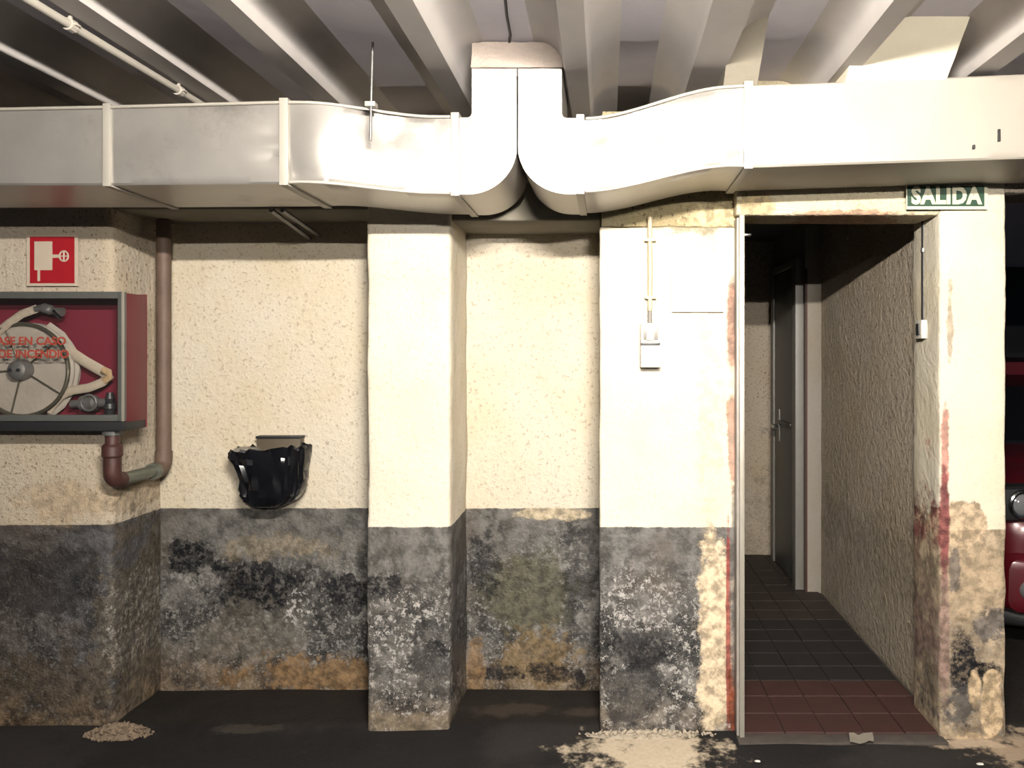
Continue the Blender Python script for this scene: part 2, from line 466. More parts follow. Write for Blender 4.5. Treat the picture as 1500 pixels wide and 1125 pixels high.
# floor
bm = bmesh.new()
def gl(a, b, n): return [a + (b - a) * i / n for i in range(n + 1)]
xs = [-4.5, -3.5, -2.8] + gl(-2.5, 2.0, 90) + [2.6, 3.5, 5.0]
ys = [-3.5, -1.5, 0, 1.2, 2.0] + gl(2.4, 3.5, 30) + [4.2, 5.5, 7.0, 9.2]
g = [[bm.verts.new((x, y, -.003 + (noise.noise(Vector((x * 5, y * 5, 0))) * .006 if 2.3 < y < 3.4 else 0))) for x in xs] for y in ys]
for j in range(len(ys) - 1):
    for i in range(len(xs) - 1):
        bm.faces.new([g[j][i], g[j][i + 1], g[j + 1][i + 1], g[j + 1][i]])
struct(obj('floor', bm, M['floor']), 'dark stained garage floor with pale dust patches', 'floor')

# walls
struct(obj('wall_left', rough_box(-4.2, -1.954, YL, 3.55, -.02, 2.16, .03, .05, .008), M['left']), 'projecting plaster wall with grey dado behind the hose cabinet', 'wall')
struct(obj('wall_back', rough_box(-1.97, 0.0, YB, 3.5, -.02, ZT, .01, .05, .006), M['back']), 'recessed back wall of cream plaster over a stained grey dado', 'wall')
struct(obj('wall_pilaster', rough_box(X_(535, YP), X_(660, YP), YP, YB + .02, -.02, 2.16, .022, .04, .009, 6), M['pilaster']), 'narrow plaster pilaster between the two wall recesses', 'pilaster')
struct(obj('wall_pier', rough_box(X_(877, YP), X_(1084, YP), YP, YB + .05, -.02, Z_(331, YP), .014, .04, .007, 5), M['pier']), 'wide plaster pier left of the doorway with peeling edge', 'wall')
struct(obj('wall_pillar', rough_box(X_(1376, YR), X_(1476, YR), YR, 3.14, -.02, ZT, .016, .04, .008, 6), M['pillar']), 'peeling plaster pillar right of the doorway', 'pillar')
struct(obj('trim_lintel', rough_box(X_(1086, YR) - .02, X_(1376, YR) + .01, YR + .006, 3.10, Z_(315, YR), ZT, .012, .05, .004), M['lintel']), 'cream lintel across the top of the doorway', 'lintel')
struct(obj('trim_beam', rough_box(X_(1476, YR) - .01, 4.2, YR + .01, 3.10, Z_(282, YR), ZT, .012, .06, .005), M['corr']), 'plaster beam over the gap right of the pillar', 'beam')
struct(bx('wall_upper', -4.2, -1.96, 3.40, 3.56, 2.10, ZT, M['soffit']), 'shadowed upper wall behind the left duct', 'wall')
struct(obj('trim_band', rough_box(X_(880, YP), X_(1086, YR) - .004, YP + .012, 3.25, Z_(331, YP) - .004, 2.435, .01, .05, .006), M['band']), 'plaster band above the wide pier with painted-in duct shadow', 'band')
# recess soffits
struct(obj('trim_soffit', rough_box(-1.97, X_(535, YP) + .01, 2.985, YB + .01, 2.048, 2.16, .012, .08, .003), M['soffit']), 'dull plaster soffit above the left recess', 'soffit')
struct(obj('trim_soffit', rough_box(X_(660, YP) - .01, X_(877, YP) + .01, 2.97, YB + .01, 2.0, 2.16, .012, .08, .003), M['soffit']), 'dull plaster soffit above the narrow middle recess', 'soffit')

# corridor
XR = 1.325
struct(obj('wall_corridor_right', rough_box(XR, 1.50, 3.10, 5.60, -.02, 2.36, .008, .06, .006, 5), M['corr']), 'rough plaster side wall inside the corridor', 'wall')
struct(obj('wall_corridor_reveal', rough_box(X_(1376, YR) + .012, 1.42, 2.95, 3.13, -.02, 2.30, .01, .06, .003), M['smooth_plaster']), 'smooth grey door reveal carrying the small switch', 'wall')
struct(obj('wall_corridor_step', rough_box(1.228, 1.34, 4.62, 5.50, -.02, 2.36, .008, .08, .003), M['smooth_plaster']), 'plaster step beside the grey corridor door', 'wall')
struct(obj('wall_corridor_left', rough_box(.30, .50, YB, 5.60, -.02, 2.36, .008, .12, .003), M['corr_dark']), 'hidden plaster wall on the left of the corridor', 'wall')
struct(obj('wall_corridor_back', rough_box(.30, 1.50, 5.48, 5.62, -.02, 2.36, .008, .08, .005), M['corr']), 'end wall of the dark corridor', 'wall')
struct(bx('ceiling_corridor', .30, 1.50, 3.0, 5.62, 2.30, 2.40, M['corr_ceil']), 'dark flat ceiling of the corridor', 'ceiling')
# garage bay seen past the pillar
struct(bx('wall_far', 1.2, 5.2, 9.0, 9.2, -.02, ZT, M['far']), 'dark far wall of the garage behind the red car', 'wall')

# corridor floor with tiles
cf = struct(bx('floor_corridor', .534, XR + .03, 2.90, 5.50, -.02, .004, M['grout']), 'red and dark tiled corridor floor', 'floor')
tm = {}
TS = .1552
def tile_mesh(mat):
    bm = box(bmesh.new(), -TS / 2 + .0022, TS / 2 - .0022, -TS / 2 + .0022, TS / 2 - .0022, -.006, .004, .0015, 1)
    bmesh.ops.recalc_face_normals(bm, faces=bm.faces)
    me = bpy.data.meshes.new('tile'); bm.to_mesh(me); bm.free(); me.materials.append(mat)
    return me
for k in ('tile_red', 'tile_dark', 'tile_brown'): tm[k] = tile_mesh(M[k])
y = 2.90 + TS / 2
while y < 5.47:
    kind = 'tile_red' if y < 3.35 else 'tile_dark' if y < 4.18 else 'tile_brown'
    x = XR - TS / 2 - .012
    while x - TS / 2 > .52:
        t = bpy.data.objects.new('tile', tm[kind]); C.objects.link(t)
        t.location = (x, y, .008 + random.uniform(-.0012, .0012))
        t.rotation_euler = (random.uniform(-.006, .006), random.uniform(-.006, .006), 0)
        t.parent = cf
        x -= TS
    y += TS
struct(obj('trim_threshold', rough_box(X_(1086, YR) - .02, X_(1376, YR) + .02, 2.835, 2.905, -.02, .008, .006, .04, .006, 9), plain('threshold_cement', (.075, .06, .05), .9, 0, .3, 20, .8)), 'cement threshold strip of the doorway', 'threshold')

# ceiling with downstand beams and coves
ce = struct(bx('ceiling', -4.3, 5.2, -3.5, 9.2, ZC, ZC + .12, M['ceil']), 'grey painted ceiling slab between downstand beams', 'ceiling')
def beam(x0, x1, y0=-3.4, y1=3.29, cove=.10, name='beam'):
    pr = [(x0, ZB), (x1, ZB)]
    for i in range(0, 9):
        a = math.pi / 2 * i / 8
        pr.append((x1 + .008 + cove * (1 - math.cos(a)), ZB + .012 + (ZC - ZB - .012) * math.sin(a)))
    for i in range(8, -1, -1):
        a = math.pi / 2 * i / 8
        pr.append((x0 - .008 - cove * (1 - math.cos(a)), ZB + .012 + (ZC - ZB - .012) * math.sin(a)))
    # keep off the slab underside
    pr = [(x, min(z, ZC + .004)) for x, z in pr]
    bm = bmesh.new(); n = len(pr); ysec = gl(y0, y1, 30)
    rings = [[bm.verts.new((x + .004 * noise.noise(Vector((x0 * 9, yy * 2, 1))), yy, z + .003 * noise.noise(Vector((x0 * 7, yy * 3, 5))) * (z < ZC - .02))) for x, z in pr] for yy in ysec]
    for a, b in zip(rings, rings[1:]):
        for i in range(n):
            bm.faces.new([a[i], a[(i + 1) % n], b[(i + 1) % n], b[i]])
    bm.faces.new(rings[0]); bm.faces.new(rings[-1][::-1])
    return obj(name, bm, M['beam'], ce, 40)
for x0, x1 in ((-2.44, -2.36), (-1.97, -1.89), (-1.49, -1.41), (-1.085, -1.005), (-.592, -.515), (-.132, -.058), (.289, .400), (.772, .842), (1.23, 1.31), (1.70, 1.78), (2.16, 2.24)):
    beam(x0, x1)

# plaster closures between the beams above the duct
def closure(x0, x1, mat, ztop=ZC + .002, yt=2.335, zb=2.345, yb=2.55):
    bm = bmesh.new()
    n = 8; f = []
    for i in range(n + 1):
        t = i / n
        yy, zz = yt + (yb - yt) * t, ztop + (zb - ztop) * t
        f.append([bm.verts.new((x0 + (x1 - x0) * k / 6, yy + .006 * noise.noise(Vector((k * .7 + x0 * 5, i * .6, 0))), zz)) for k in range(7)])
    bk = [[bm.verts.new((x0 + (x1 - x0) * k / 6, 2.90, zz)) for k in (0, 6)] for zz in (ztop, zb)]
    for a, b in zip(f, f[1:]):
        for k in range(6): bm.faces.new([a[k], a[k + 1], b[k + 1], b[k]])
    bm.faces.new([r[0] for r in f] + [bk[1][0], bk[0][0]])
    bm.faces.new([r[6] for r in f][::-1] + [bk[0][1], bk[1][1]])
    bm.faces.new(f[0][::-1] + [bk[0][0], bk[0][1]][0:2])
    bm.faces.new(f[-1] + [bk[1][1], bk[1][0]])
    bm.faces.new([bk[0][0], bk[1][0], bk[1][1], bk[0][1]])
    return obj('plaster_closure', bm, mat, ce, 40)
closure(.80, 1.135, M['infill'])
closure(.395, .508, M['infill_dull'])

# doorway metal edging
dj = thing('door_frame', (X_(1087, YR), YR, 0), 'thin grey metal edge strip down the left side of the doorway', 'door frame')
bx('edge_strip', X_(1083.5, YR), X_(1090.5, YR), YR - .004, YR + .07, .0, Z_(315, YR), M['light_frame'], dj, .002)
bx('reveal_strip', X_(1080, YR), X_(1084, YR), YR + .012, YR + .075, .0, Z_(318, YR), M['jamb'], dj, .002)
bx('latch_plate', X_(1089, YR), X_(1103, YR), YR + .03, YR + .055, Z_(343, YR), Z_(340, YR), M['chrome'], dj, .001)

# ================================================================= AIR DUCT
DEP = .372
def sstep(t): t = max(0, min(1, t)); return t * t * (3 - 2 * t)
def interp(tab, x):
    if x <= tab[0][0]: return tab[0][1:]
    for a, b in zip(tab, tab[1:]):
        if x <= b[0]:
            t = sstep((x - a[0]) / (b[0] - a[0])) if len(a) > 4 else (x - a[0]) / (b[0] - a[0])
            return tuple(p + (q - p) * t for p, q in zip(a[1:4], b[1:4]))
    return tab[-1][1:4]
def duct_section(name, tab, px0, px1, mat, parent, n=26, dents=(), bulge=.006, seed=0):
    """tab rows: (px, Yfront, py_top, py_bottom); rectangular duct following them"""
    bm = bmesh.new(); rings = []
    NV = 12
    for i in range(n + 1):
        u = i / n
        px = px0 + (px1 - px0) * u
        Y, pt, pb = interp(tab, px)
        x = X_(px, Y); zt, zb = Z_(pt, Y), Z_(pb, Y)
        ring = []
        c = .006
        for k in range(NV + 1):                       # front face, bottom to top
            v = k / NV
            z = zb + c + (zt - zb - 2 * c) * v
            d = bulge * math.sin(math.pi * u) ** .7 * math.sin(math.pi * v) ** .7
            d += .004 * noise.noise(Vector((px * .012, z * 6, seed)))* min(1, 4 * v * (1 - v))
            for (du, dv, su, sv, am) in dents:
                d += am * math.exp(-((u - du) / su) ** 2 - ((v - dv) / sv) ** 2)
            ring.append(Vector((x, Y - d, z)))
        ring.append(Vector((x, Y + c, zt)))
        for k in range(1, 5): ring.append(Vector((x, Y + c + (DEP - 2 * c) * k / 4, zt)))
        for k in range(0, 5): ring.append(Vector((x, Y + DEP, zt - c - (zt - zb - 2 * c) * k / 4)))
        for k in range(0, 5): ring.append(Vector((x, Y + DEP - c - (DEP - 2 * c) * k / 4, zb - .004 * math.sin(math.pi * k / 4) * math.sin(math.pi * u))))
        rings.append([bm.verts.new(p) for p in ring])
    m = len(rings[0])
    for a, b in zip(rings, rings[1:]):
        for k in range(m):
            bm.faces.new([a[k], a[(k + 1) % m], b[(k + 1) % m], b[k]])
    bm.faces.new(rings[0][::-1]); bm.faces.new(rings[-1])
    return obj(name, bm, mat, parent, 40)
def flange(tab, px, wpx, parent, out=.009, over=.010):
    Y, pt, pb = interp(tab, px)
    x0, x1 = X_(px - wpx / 2, Y), X_(px + wpx / 2, Y)
    zt, zb = Z_(pt, Y) + over, Z_(pb, Y) - over * .6
    bm = bmesh.new(); t = out
    box(bm, x0, x1, Y - t, Y + .004, zb, zt, .0025)
    box(bm, x0, x1, Y + .004, Y + DEP + t, zt - over - .002, zt, .002)
    box(bm, x0, x1, Y + .004, Y + DEP + t, zb, zb + over * .6 + .002, .002)
    box(bm, x0, x1, Y + DEP, Y + DEP + t, zb, zt, .002)
    return obj('flange', bm, M['flange'], parent)
def seam(tab, px0, px1, parent, top=False):
    pts = []
    for i in range(17):
        px = px0 + (px1 - px0) * i / 16
        Y, pt, pb = interp(tab, px)
        pts.append(Vector((X_(px, Y), Y - .003, (Z_(pt, Y) - .001) if top else (Z_(pb, Y) + .003))))
    return tb('seam', pts, .0055, M['flange'], parent, 8)

YC = 2.52
# left duct
TL = [(-420, 2.41, 165, 273), (0, 2.41, 160, 271), (155, 2.41, 157, 271), (412, 2.41, 150, 269), (440, 2.41, 150, 268, 1), (640, YC, 171, 284), (690, YC, 171, 285)]
dl = thing('air_duct', (X_(300, 2.41), 2.6, 2.018), 'galvanised rectangular air duct running left from the central riser', 'air duct')
duct_section('duct_section', TL, -420, 156, M['metal'], dl, 24, seed=1, bulge=.004)
duct_section('duct_section', TL, 156, 414, M['metal'], dl, 40, dents=((.97, .62, .10, .06, -.012), (.97, .33, .09, .06, -.014), (.96, .85, .09, .04, -.006), (.6, .5, .4, .3, .004)), seed=2, bulge=.008)
duct_section('duct_section', TL, 414, 666, M['metal'], dl, 40, dents=((.04, .10, .12, .12, -.014), (.60, .75, .13, .3, -.020), (.28, .55, .16, .4, .010), (.85, .3, .12, .3, .010)), seed=3, bulge=.008)
flange(TL, 158, 11, dl); flange(TL, 417, 13, dl, .011, .012); flange(TL, 667, 12, dl, .011, .012)
seam(TL, 424, 660, dl); seam(TL, 424, 660, dl, True); seam(TL, -420, 152, dl, True); seam(TL, 164, 410, dl, True)
# right duct
TRR = [(830, YC, 172, 283), (852, YC, 174, 282, 1), (1075, 2.50, 127, 244), (1100, 2.50, 125, 245), (1500, 2.50, 108, 232), (2400, 2.50, 106, 230)]
dr = thing('air_duct', (X_(1200, 2.41), 2.6, 2.07), 'cream lit air duct rising right from the central riser over the doorway', 'air duct')
duct_section('duct_section', TRR, 848, 1095, M['metal'], dr, 40, dents=((.38, .6, .13, .4, -.022), (.97, .05, .12, .1, -.016), (.72, .5, .18, .35, .012), (.12, .8, .1, .15, -.012)), seed=5, bulge=.008)
duct_section('duct_section', TRR, 1095, 2400, M['duct_paint'], dr, 80, dents=((.02, .92, .025, .1, -.010), (.02, .08, .025, .08, -.008)), seed=6, bulge=.005)
flange(TRR, 850, 12, dr, .011, .012); flange(TRR, 1096, 13, dr, .011, .012)
seam(TRR, 858, 1090, dr); seam(TRR, 858, 1090, dr, True)
for px, py, h in ((1464, 198, 9), (1427, 215, 3)):
    bx('scuff_hole', X_(px - 1.5, 2.49), X_(px + 1.5, 2.49), 2.488, 2.503, Z_(py + h, 2.49), Z_(py - h, 2.49), M['dark'], dr, .001)
# elbows turning up
def elbow(px_f, px_c, px_in, py_t, py_b, py_cusp, py_top, parent):
    o = []
    sgn = 1 if px_c > px_f else -1
    o.append((px_f, py_b))
    bxp = px_f + sgn * abs(px_c - px_f) * .18
    for i in range(0, 15):
        a = math.pi / 2 * i / 14
        o.append((bxp + (px_c - bxp) * math.sin(a), py_b - (py_b - py_cusp) * (1 - math.cos(a))))
    o.append((px_c, py_top)); o.append((px_in, py_top))
    for i in range(0, 6):
        a = math.pi / 2 * i / 5
        rr = 7
        o.append((px_in - sgn * rr * (1 - math.cos(a)), py_t - rr + rr * math.sin(a)))
    o.append((px_f, py_t))
    pr = [(X_(x, YC), Z_(y_, YC)) for x, y_ in o]
    bm = prism(pr, YC, YC + DEP)
    return obj('elbow', bm, M['metal'], parent, 30)
elbow(668, 757.2, 691, 172, 285, 215, 100.5, dl)
elbow(848, 758.8, 823, 173, 284, 215, 100.5, dr)
tb('seam', [P(757.8, 112, YC - .002), P(757.8, 226, YC - .002)], .003, M['dark'], dl, 6)
def rim(pts, parent):
    return tb('seam', pts, .004, M['flange'], parent, 6)
# plaster collar round the riser
rc = tag(obj('riser_collar', rough_box(X_(689, YC), X_(825, YC), YC - .004, YC + DEP + .02, Z_(100, YC), ZC - .001, .005, .02, .006, 16), plain('collar_plaster', (.56, .47, .41), .9, 0, .15, 8, .6)),
    'rough plaster collar sealing the duct riser to the ceiling', 'collar')
# hanger rod
hr = thing('duct_hanger', P(543, 205, 2.39), 'thin steel hanger rod in front of the left duct', 'hanger rod')
tb('rod', [P(546, 62, 2.385), P(544, 140, 2.385), P(542.5, 206, 2.385)], .0042, M['steel'], hr, 8)
box_b = box(bmesh.new(), X_(536, 2.39), X_(551, 2.39), 2.376, 2.41, Z_(157, 2.39), Z_(150, 2.39), .002)
obj('clip', box_b, M['flange'], hr)
# wall bracket under the duct
br = thing('duct_bracket', (-1.26, 3.3, 1.99), 'angled steel bracket bars between the left duct and recess wall', 'bracket')
for dx in (-.012, .030):
    tb('bar', [Vector((-1.235 + dx, 2.80, 2.010)), Vector((-1.29 + dx, 3.32, 1.985 + dx * .3))], .009, M['steel'], br, 6)

# ceiling conduit + wire
cc = thing('ceiling_conduit', (-1.58, 1.5, 2.46), 'thin pale conduit clipped along the ceiling at upper left', 'conduit')
hz = .925
cy0, cy1 = hz * F / 545, hz * F / 371
def cpt(py, px): return Vector((X_(px, hz * F / (520 - py)), hz * F / (520 - py), CZ + hz))
a_, b_ = cpt(0, 42), cpt(148, 287)
d_ = (a_ - b_)
tb('pipe', [b_ - d_ * .25, b_, a_, a_ + d_ * 3.0], .0125, M['conduit_w'], cc, 10)
for py, px in ((37, 103), (133, 262)):
    c = cpt(py, px)
    bm = bmesh.new(); tube(bm, [c - d_.normalized() * .012, c + d_.normalized() * .012], .018, 10)
    box(bm, c.x - .024, c.x + .024, c.y - .010, c.y + .010, c.z - .003, c.z + .003, .001); box(bm, c.x - .004, c.x + .004, c.y - .004, c.y + .004, c.z + .008, ZC + .002, .001)
    obj('clamp', bm, M['conduit_w'], cc)
cw = tag(tb('ceiling_wire', [Vector((X_(733, 2.2), FYc, ZC - .004)) if False else Vector((x, yy, ZC - .004)) for x, yy, FYc in
    ((X_(731, 1.9), 1.9, 0), (X_(735, 2.1), 2.15, 0), (X_(741, 2.3), 2.32, 0), (X_(747, 2.45), 2.46, 0), (X_(745, 2.5), 2.52, 0))], .005, M['black_pl'], None, 6),
    'thin dark wire along the ceiling above the riser collar', 'wire')

# ================================================================= FIRE HOSE CABINET
CX0, CX1, CYF, CYK, CZ0, CZ1 = -2.49, -1.815, 2.83, YL - .004, 1.186, 1.709
cab = thing('fire_hose_cabinet', ((CX0 + CX1) / 2, CYK, CZ0), 'red glass-fronted fire hose cabinet on the left wall', 'fire cabinet')
bm = bmesh.new()
t_ = .006
box(bm, CX0, CX1, CYK - .006, CYK, CZ0, CZ1)
bd = obj('body', bm, M['cab_in'], cab)
bm = bmesh.new(); box(bm, CX1 - t_, CX1, CYF + .016, CYK - .006, CZ0 + .03, CZ1 - .004, .001); obj('side_panel', bm, M['cab_red'], cab)
bm = bmesh.new(); box(bm, CX0, CX0 + t_, CYF + .016, CYK - .006, CZ0 + .03, CZ1 - .004, .001); obj('side_panel', bm, M['cab_red'], cab)
bm = bmesh.new(); box(bm, CX0 + t_, CX1 - t_, CYF + .016, CYK - .006, CZ1 - .010, CZ1 - .004, .001); obj('top_panel', bm, M['cab_red'], cab)
bm = bmesh.new(); box(bm, CX0 + t_, CX1 - t_, CYF + .016, CYK - .006, CZ0 + .03, CZ0 + .036, .001); obj('bottom_panel', bm, M['cab_red'], cab)
bm = bmesh.new(); box(bm, CX0, CX1 - .002, CYF - .002, CYK - .006, CZ0 - .002, CZ0 + .032, .002); obj('shaded_bottom_rail', bm, M['dark'], cab)  # bottom of the cabinet frame, its shade put in as dark colour
fr = obj('door', box(bmesh.new(), CX0, CX0 + .022, CYF, CYF + .016, CZ0 + .034, CZ1, .002), M['grey_frame'], cab)
fw = .024
for nm, a in (('frame_rail', (CX0 + .022, CX1 - fw, CZ1 - .026, CZ1)), ('frame_rail', (CX0 + .022, CX1 - fw, CZ0 + .034, CZ0 + .058)), ('frame_stile', (CX1 - fw, CX1, CZ0 + .034, CZ1))):
    obj(nm, box(bmesh.new(), a[0], a[1], CYF, CYF + .016, a[2], a[3], .002), M['grey_frame'], fr)
obj('edge_strip', box(bmesh.new(), CX1 - .008, CX1 + .001, CYF - .003, CYF + .002, CZ0 + .034, CZ1, .0008), M['light_frame'], fr)
obj('pane', box(bmesh.new(), CX0 + .02, CX1 - fw + .004, CYF + .006, CYF + .009, CZ0 + .055, CZ1 - .024), M['pane'], fr)
tx = (CX0 + CX1) / 2
text_mesh('lettering', 'ROMPASE EN CASO', .042, X_(30, CYF) - .02, CYF + .004, Z_(500, CYF), M['letter_red'], fr, .0012, 1.02)
text_mesh('lettering', 'DE INCENDIO', .042, X_(48, CYF), CYF + .004, Z_(519, CYF), M['letter_red'], fr, .0012, 1.0)

reel = thing('fire_hose_reel', P(30, 542, 2.90), 'pale canvas fire hose reel with spoked rim behind the cabinet glass', 'hose reel')
rcx, rcz = X_(30, 2.885), Z_(542, 2.885)
ro = (rcx, 2.885, rcz)
bm = lathe(bmesh.new(), [(.172, .018), (.184, .03), (.184, .07)], ro, 'y', 40); obj('hose_coil', bm, M['reel'], reel)
bm = bmesh.new()
rr_ = [Vector((ro[0] + .178 * math.cos(2 * math.pi * k / 48), 2.893, ro[2] + .178 * math.sin(2 * math.pi * k / 48))) for k in range(49)]
tube(bm, rr_, .0075, 8); obj('rim', bm, M['reel_rim'], reel)
bm = lathe(bmesh.new(), [(.018, -.030), (.034, -.022), (.040, -.004), (.040, .018)], ro, 'y', 24); hub = obj('hub', bm, M['steel'], reel)
for dx in (-.014, .016):
    obj('bolt', lathe(bmesh.new(), [(.006, -.036), (.008, -.032), (.008, -.025)], (ro[0] + dx, ro[1], ro[2]), 'y', 10), M['chrome'], hub)
for k in range(5):
    a = math.radians(-32 + 72 * k)
    tb('spoke', [Vector((ro[0] + .036 * math.cos(a), 2.893, ro[2] + .036 * math.sin(a))), Vector((ro[0] + .176 * math.cos(a), 2.893, ro[2] + .176 * math.sin(a)))], .003, M['reel_rim'], reel, 6)
def strap(name, pts, wid, mat, parent, th=.008):
    """flat canvas hose: swept flat tube in the x-z plane"""
    bm = bmesh.new(); pts = [Vector(p) for p in pts]; rings = []
    for i, p in enumerate(pts):
        t = (pts[min(i + 1, len(pts) - 1)] - pts[max(i - 1, 0)]).normalized()
        nn = Vector((-t.z, 0, t.x)).normalized()
        ring = []
        for k in range(10):
            a = 2 * math.pi * k / 10
            ring.append(bm.verts.new(p + nn * math.cos(a) * wid + Vector((0, 1, 0)) * math.sin(a) * th))
        rings.append(ring)
    for a, b in zip(rings, rings[1:]):
        for k in range(10): bm.faces.new([a[k], a[(k + 1) % 10], b[(k + 1) % 10], b[k]])
    bm.faces.new(rings[0][::-1]); bm.faces.new(rings[-1])
    return obj(name, bm, mat, parent, 60)
def cp(px, py, Y=2.912): return P(px, py, Y)
strap('hose_fold', [cp(45, 480, 2.93), cp(72, 492, 2.925), cp(98, 512, 2.92), cp(125, 530, 2.915), cp(150, 544), cp(160, 549)], .021, M['hose'], reel)
strap('hose_fold', [cp(162, 549, 2.905), cp(150, 560, 2.9), cp(130, 568, 2.9), cp(105, 572, 2.905), cp(88, 580, 2.91), cp(70, 602, 2.915)], .017, M['hose'], reel)
strap('hose_fold', [cp(150, 541, 2.895), cp(160, 547, 2.892), cp(161, 552, 2.892), cp(152, 558, 2.895)], .014, M['hose_rust'], reel)
strap('hose_fold', [cp(70, 478, 2.93), cp(90, 492, 2.93), cp(104, 512, 2.93), cp(110, 540, 2.93), cp(105, 568, 2.93), cp(90, 592, 2.93), cp(72, 606, 2.93)], .019, M['reel'], reel)
strap('hose_tail', [cp(-10, 492, 2.9), cp(12, 474, 2.89), cp(32, 460, 2.885), cp(54, 452, 2.885)], .016, M['hose'], reel)
bm = bmesh.new(); tube(bm, [cp(52, 453, 2.885), cp(62, 451, 2.885), cp(64, 451, 2.885), cp(74, 454, 2.885), cp(76, 455, 2.885), cp(92, 457, 2.885)], [.012, .014, .019, .019, .013, .017], 14)
nz_ = obj('nozzle', bm, M['steel'], reel, 40)
tb('nozzle_lever', [cp(78, 455, 2.87), cp(86, 464, 2.865), cp(90, 468, 2.865)], .006, M['chrome'], nz_, 8)
# valve
va = thing('hose_valve', cp(130, 592), 'dull metal shut-off valve in the lower corner of the hose cabinet', 'valve')
bm = bmesh.new(); tube(bm, [cp(105, 592), cp(118, 591), cp(121, 591), cp(140, 590), cp(143, 590), cp(158, 590)], [.015, .015, .030, .030, .018, .018], 16); obj('valve_body', bm, M['steel'], va, 40)
bm = bmesh.new(); tube(bm, [cp(161, 612), cp(161, 600), cp(161, 598), cp(161, 586), cp(161, 575)], [.018, .018, .022, .018, .012], 14); obj('riser_stub', bm, M['dark'], va, 40)
tb('packing_nut', [cp(161, 584, 2.895), cp(161, 590, 2.895)], .013, M['chrome'], va, 6)
bm = bmesh.new(); c0 = cp(130, 590, 2.885)
tube(bm, [Vector((c0.x + .03 * math.cos(a), c0.y, c0.z + .03 * math.sin(a))) for a in [2 * math.pi * k / 16 for k in range(17)]], .005, 8); obj('hand_wheel', bm, M['steel'], va)

# feed pipe
PXX = -1.888
fp = thing('water_pipe', (PXX, 2.9, 1.0), 'rusty red-brown water pipe dropping beside and feeding the hose cabinet', 'pipe')
zl = .985
tb('upright', [(PXX, 3.21, 2.045), (PXX, 3.21, 1.5), (PXX, 3.21, zl + .06)], .029, M['pipe_tan'], fp, 16)
bm = bmesh.new(); tube(bm, [(PXX, 3.21, zl + .075)] + arc((PXX, 3.165, zl + .045), (0, 1, 0), (0, 0, -1), .045) + [(PXX, 3.14, zl)], .033, 16); obj('elbow', bm, M['pipe_tan'], fp, 50)
tb('galvanised_run', [(PXX, 3.15, zl), (PXX, 2.92, zl)], .025, M['pipe_grn'], fp, 16)
bm = bmesh.new(); tube(bm, [(PXX, 3.15, zl), (PXX, 3.125, zl)], .036, 8); obj('union_nut', bm, M['pipe_grn'], fp, 30)
bm = bmesh.new(); tube(bm, [(PXX, 2.930, zl)] + arc((PXX, 2.915, zl + .04), (0, 0, -1), (0, -1, 0), .04) + [(PXX, 2.875, zl + .10)], .031, 16); obj('elbow', bm, M['pipe_red'], fp, 50)
bm = bmesh.new(); tube(bm, [(PXX, 2.875, zl + .09), (PXX, 2.875, zl + .10), (PXX, 2.875, zl + .135), (PXX, 2.875, zl + .145)], [.030, .036, .036, .028], 16); obj('coupling', bm, M['pipe_red'], fp, 30)
tb('riser', [(PXX, 2.875, zl + .13), (PXX, 2.875, CZ0 + .0)], .025, M['pipe_red'], fp, 16)
bm = bmesh.new(); tube(bm, [(PXX, 2.875, CZ0 - .022), (PXX, 2.875, CZ0 - .002)], .034, 12); obj('locknut', bm, M['grey_frame'], fp, 30)

# fire hose sign
sg = thing('fire_hose_sign', P(78, 418, YL), 'square red fire hose pictogram sign above the hose cabinet', 'sign')
YS = YL - .010
def sq(name, pxa, pxb, pya, pyb, d, mat, parent, th=.0015, Y=YS):
    return obj(name, box(bmesh.new(), X_(pxa, Y), X_(pxb, Y), Y - d - th, Y - d, Z_(pyb, Y), Z_(pya, Y), .0), mat, parent, 0)
sq('plate', 40, 115, 344, 419, 0, M['sign_white'], sg, .003)
sq('red_field', 45, 110, 347, 415, .003, M['sign_red'], sg)
sq('pictogram_reel', 52, 78, 354, 396, .0045, M['sign_white'], sg)
sq('pictogram_hose', 56.5, 60, 396, 412, .0045, M['sign_white'], sg)
sq('pictogram_pipe', 78, 90, 373, 378, .0045, M['sign_white'], sg)
bm = bmesh.new(); c0 = P(95, 375.5, YS); c0.y = YS - .0055
tube(bm, [Vector((c0.x + .017 * math.cos(a), c0.y, c0.z + .020 * math.sin(a))) for a in [2 * math.pi * k / 20 for k in range(21)]], .0035, 6)
tube(bm, [c0 + Vector((-.017, 0, 0)), c0 + Vector((.017, 0, 0))], .003, 6); tube(bm, [c0 + Vector((0, 0, -.02)), c0 + Vector((0, 0, .02))], .003, 6)
obj('pictogram_wheel', bm, M['sign_white'], sg)

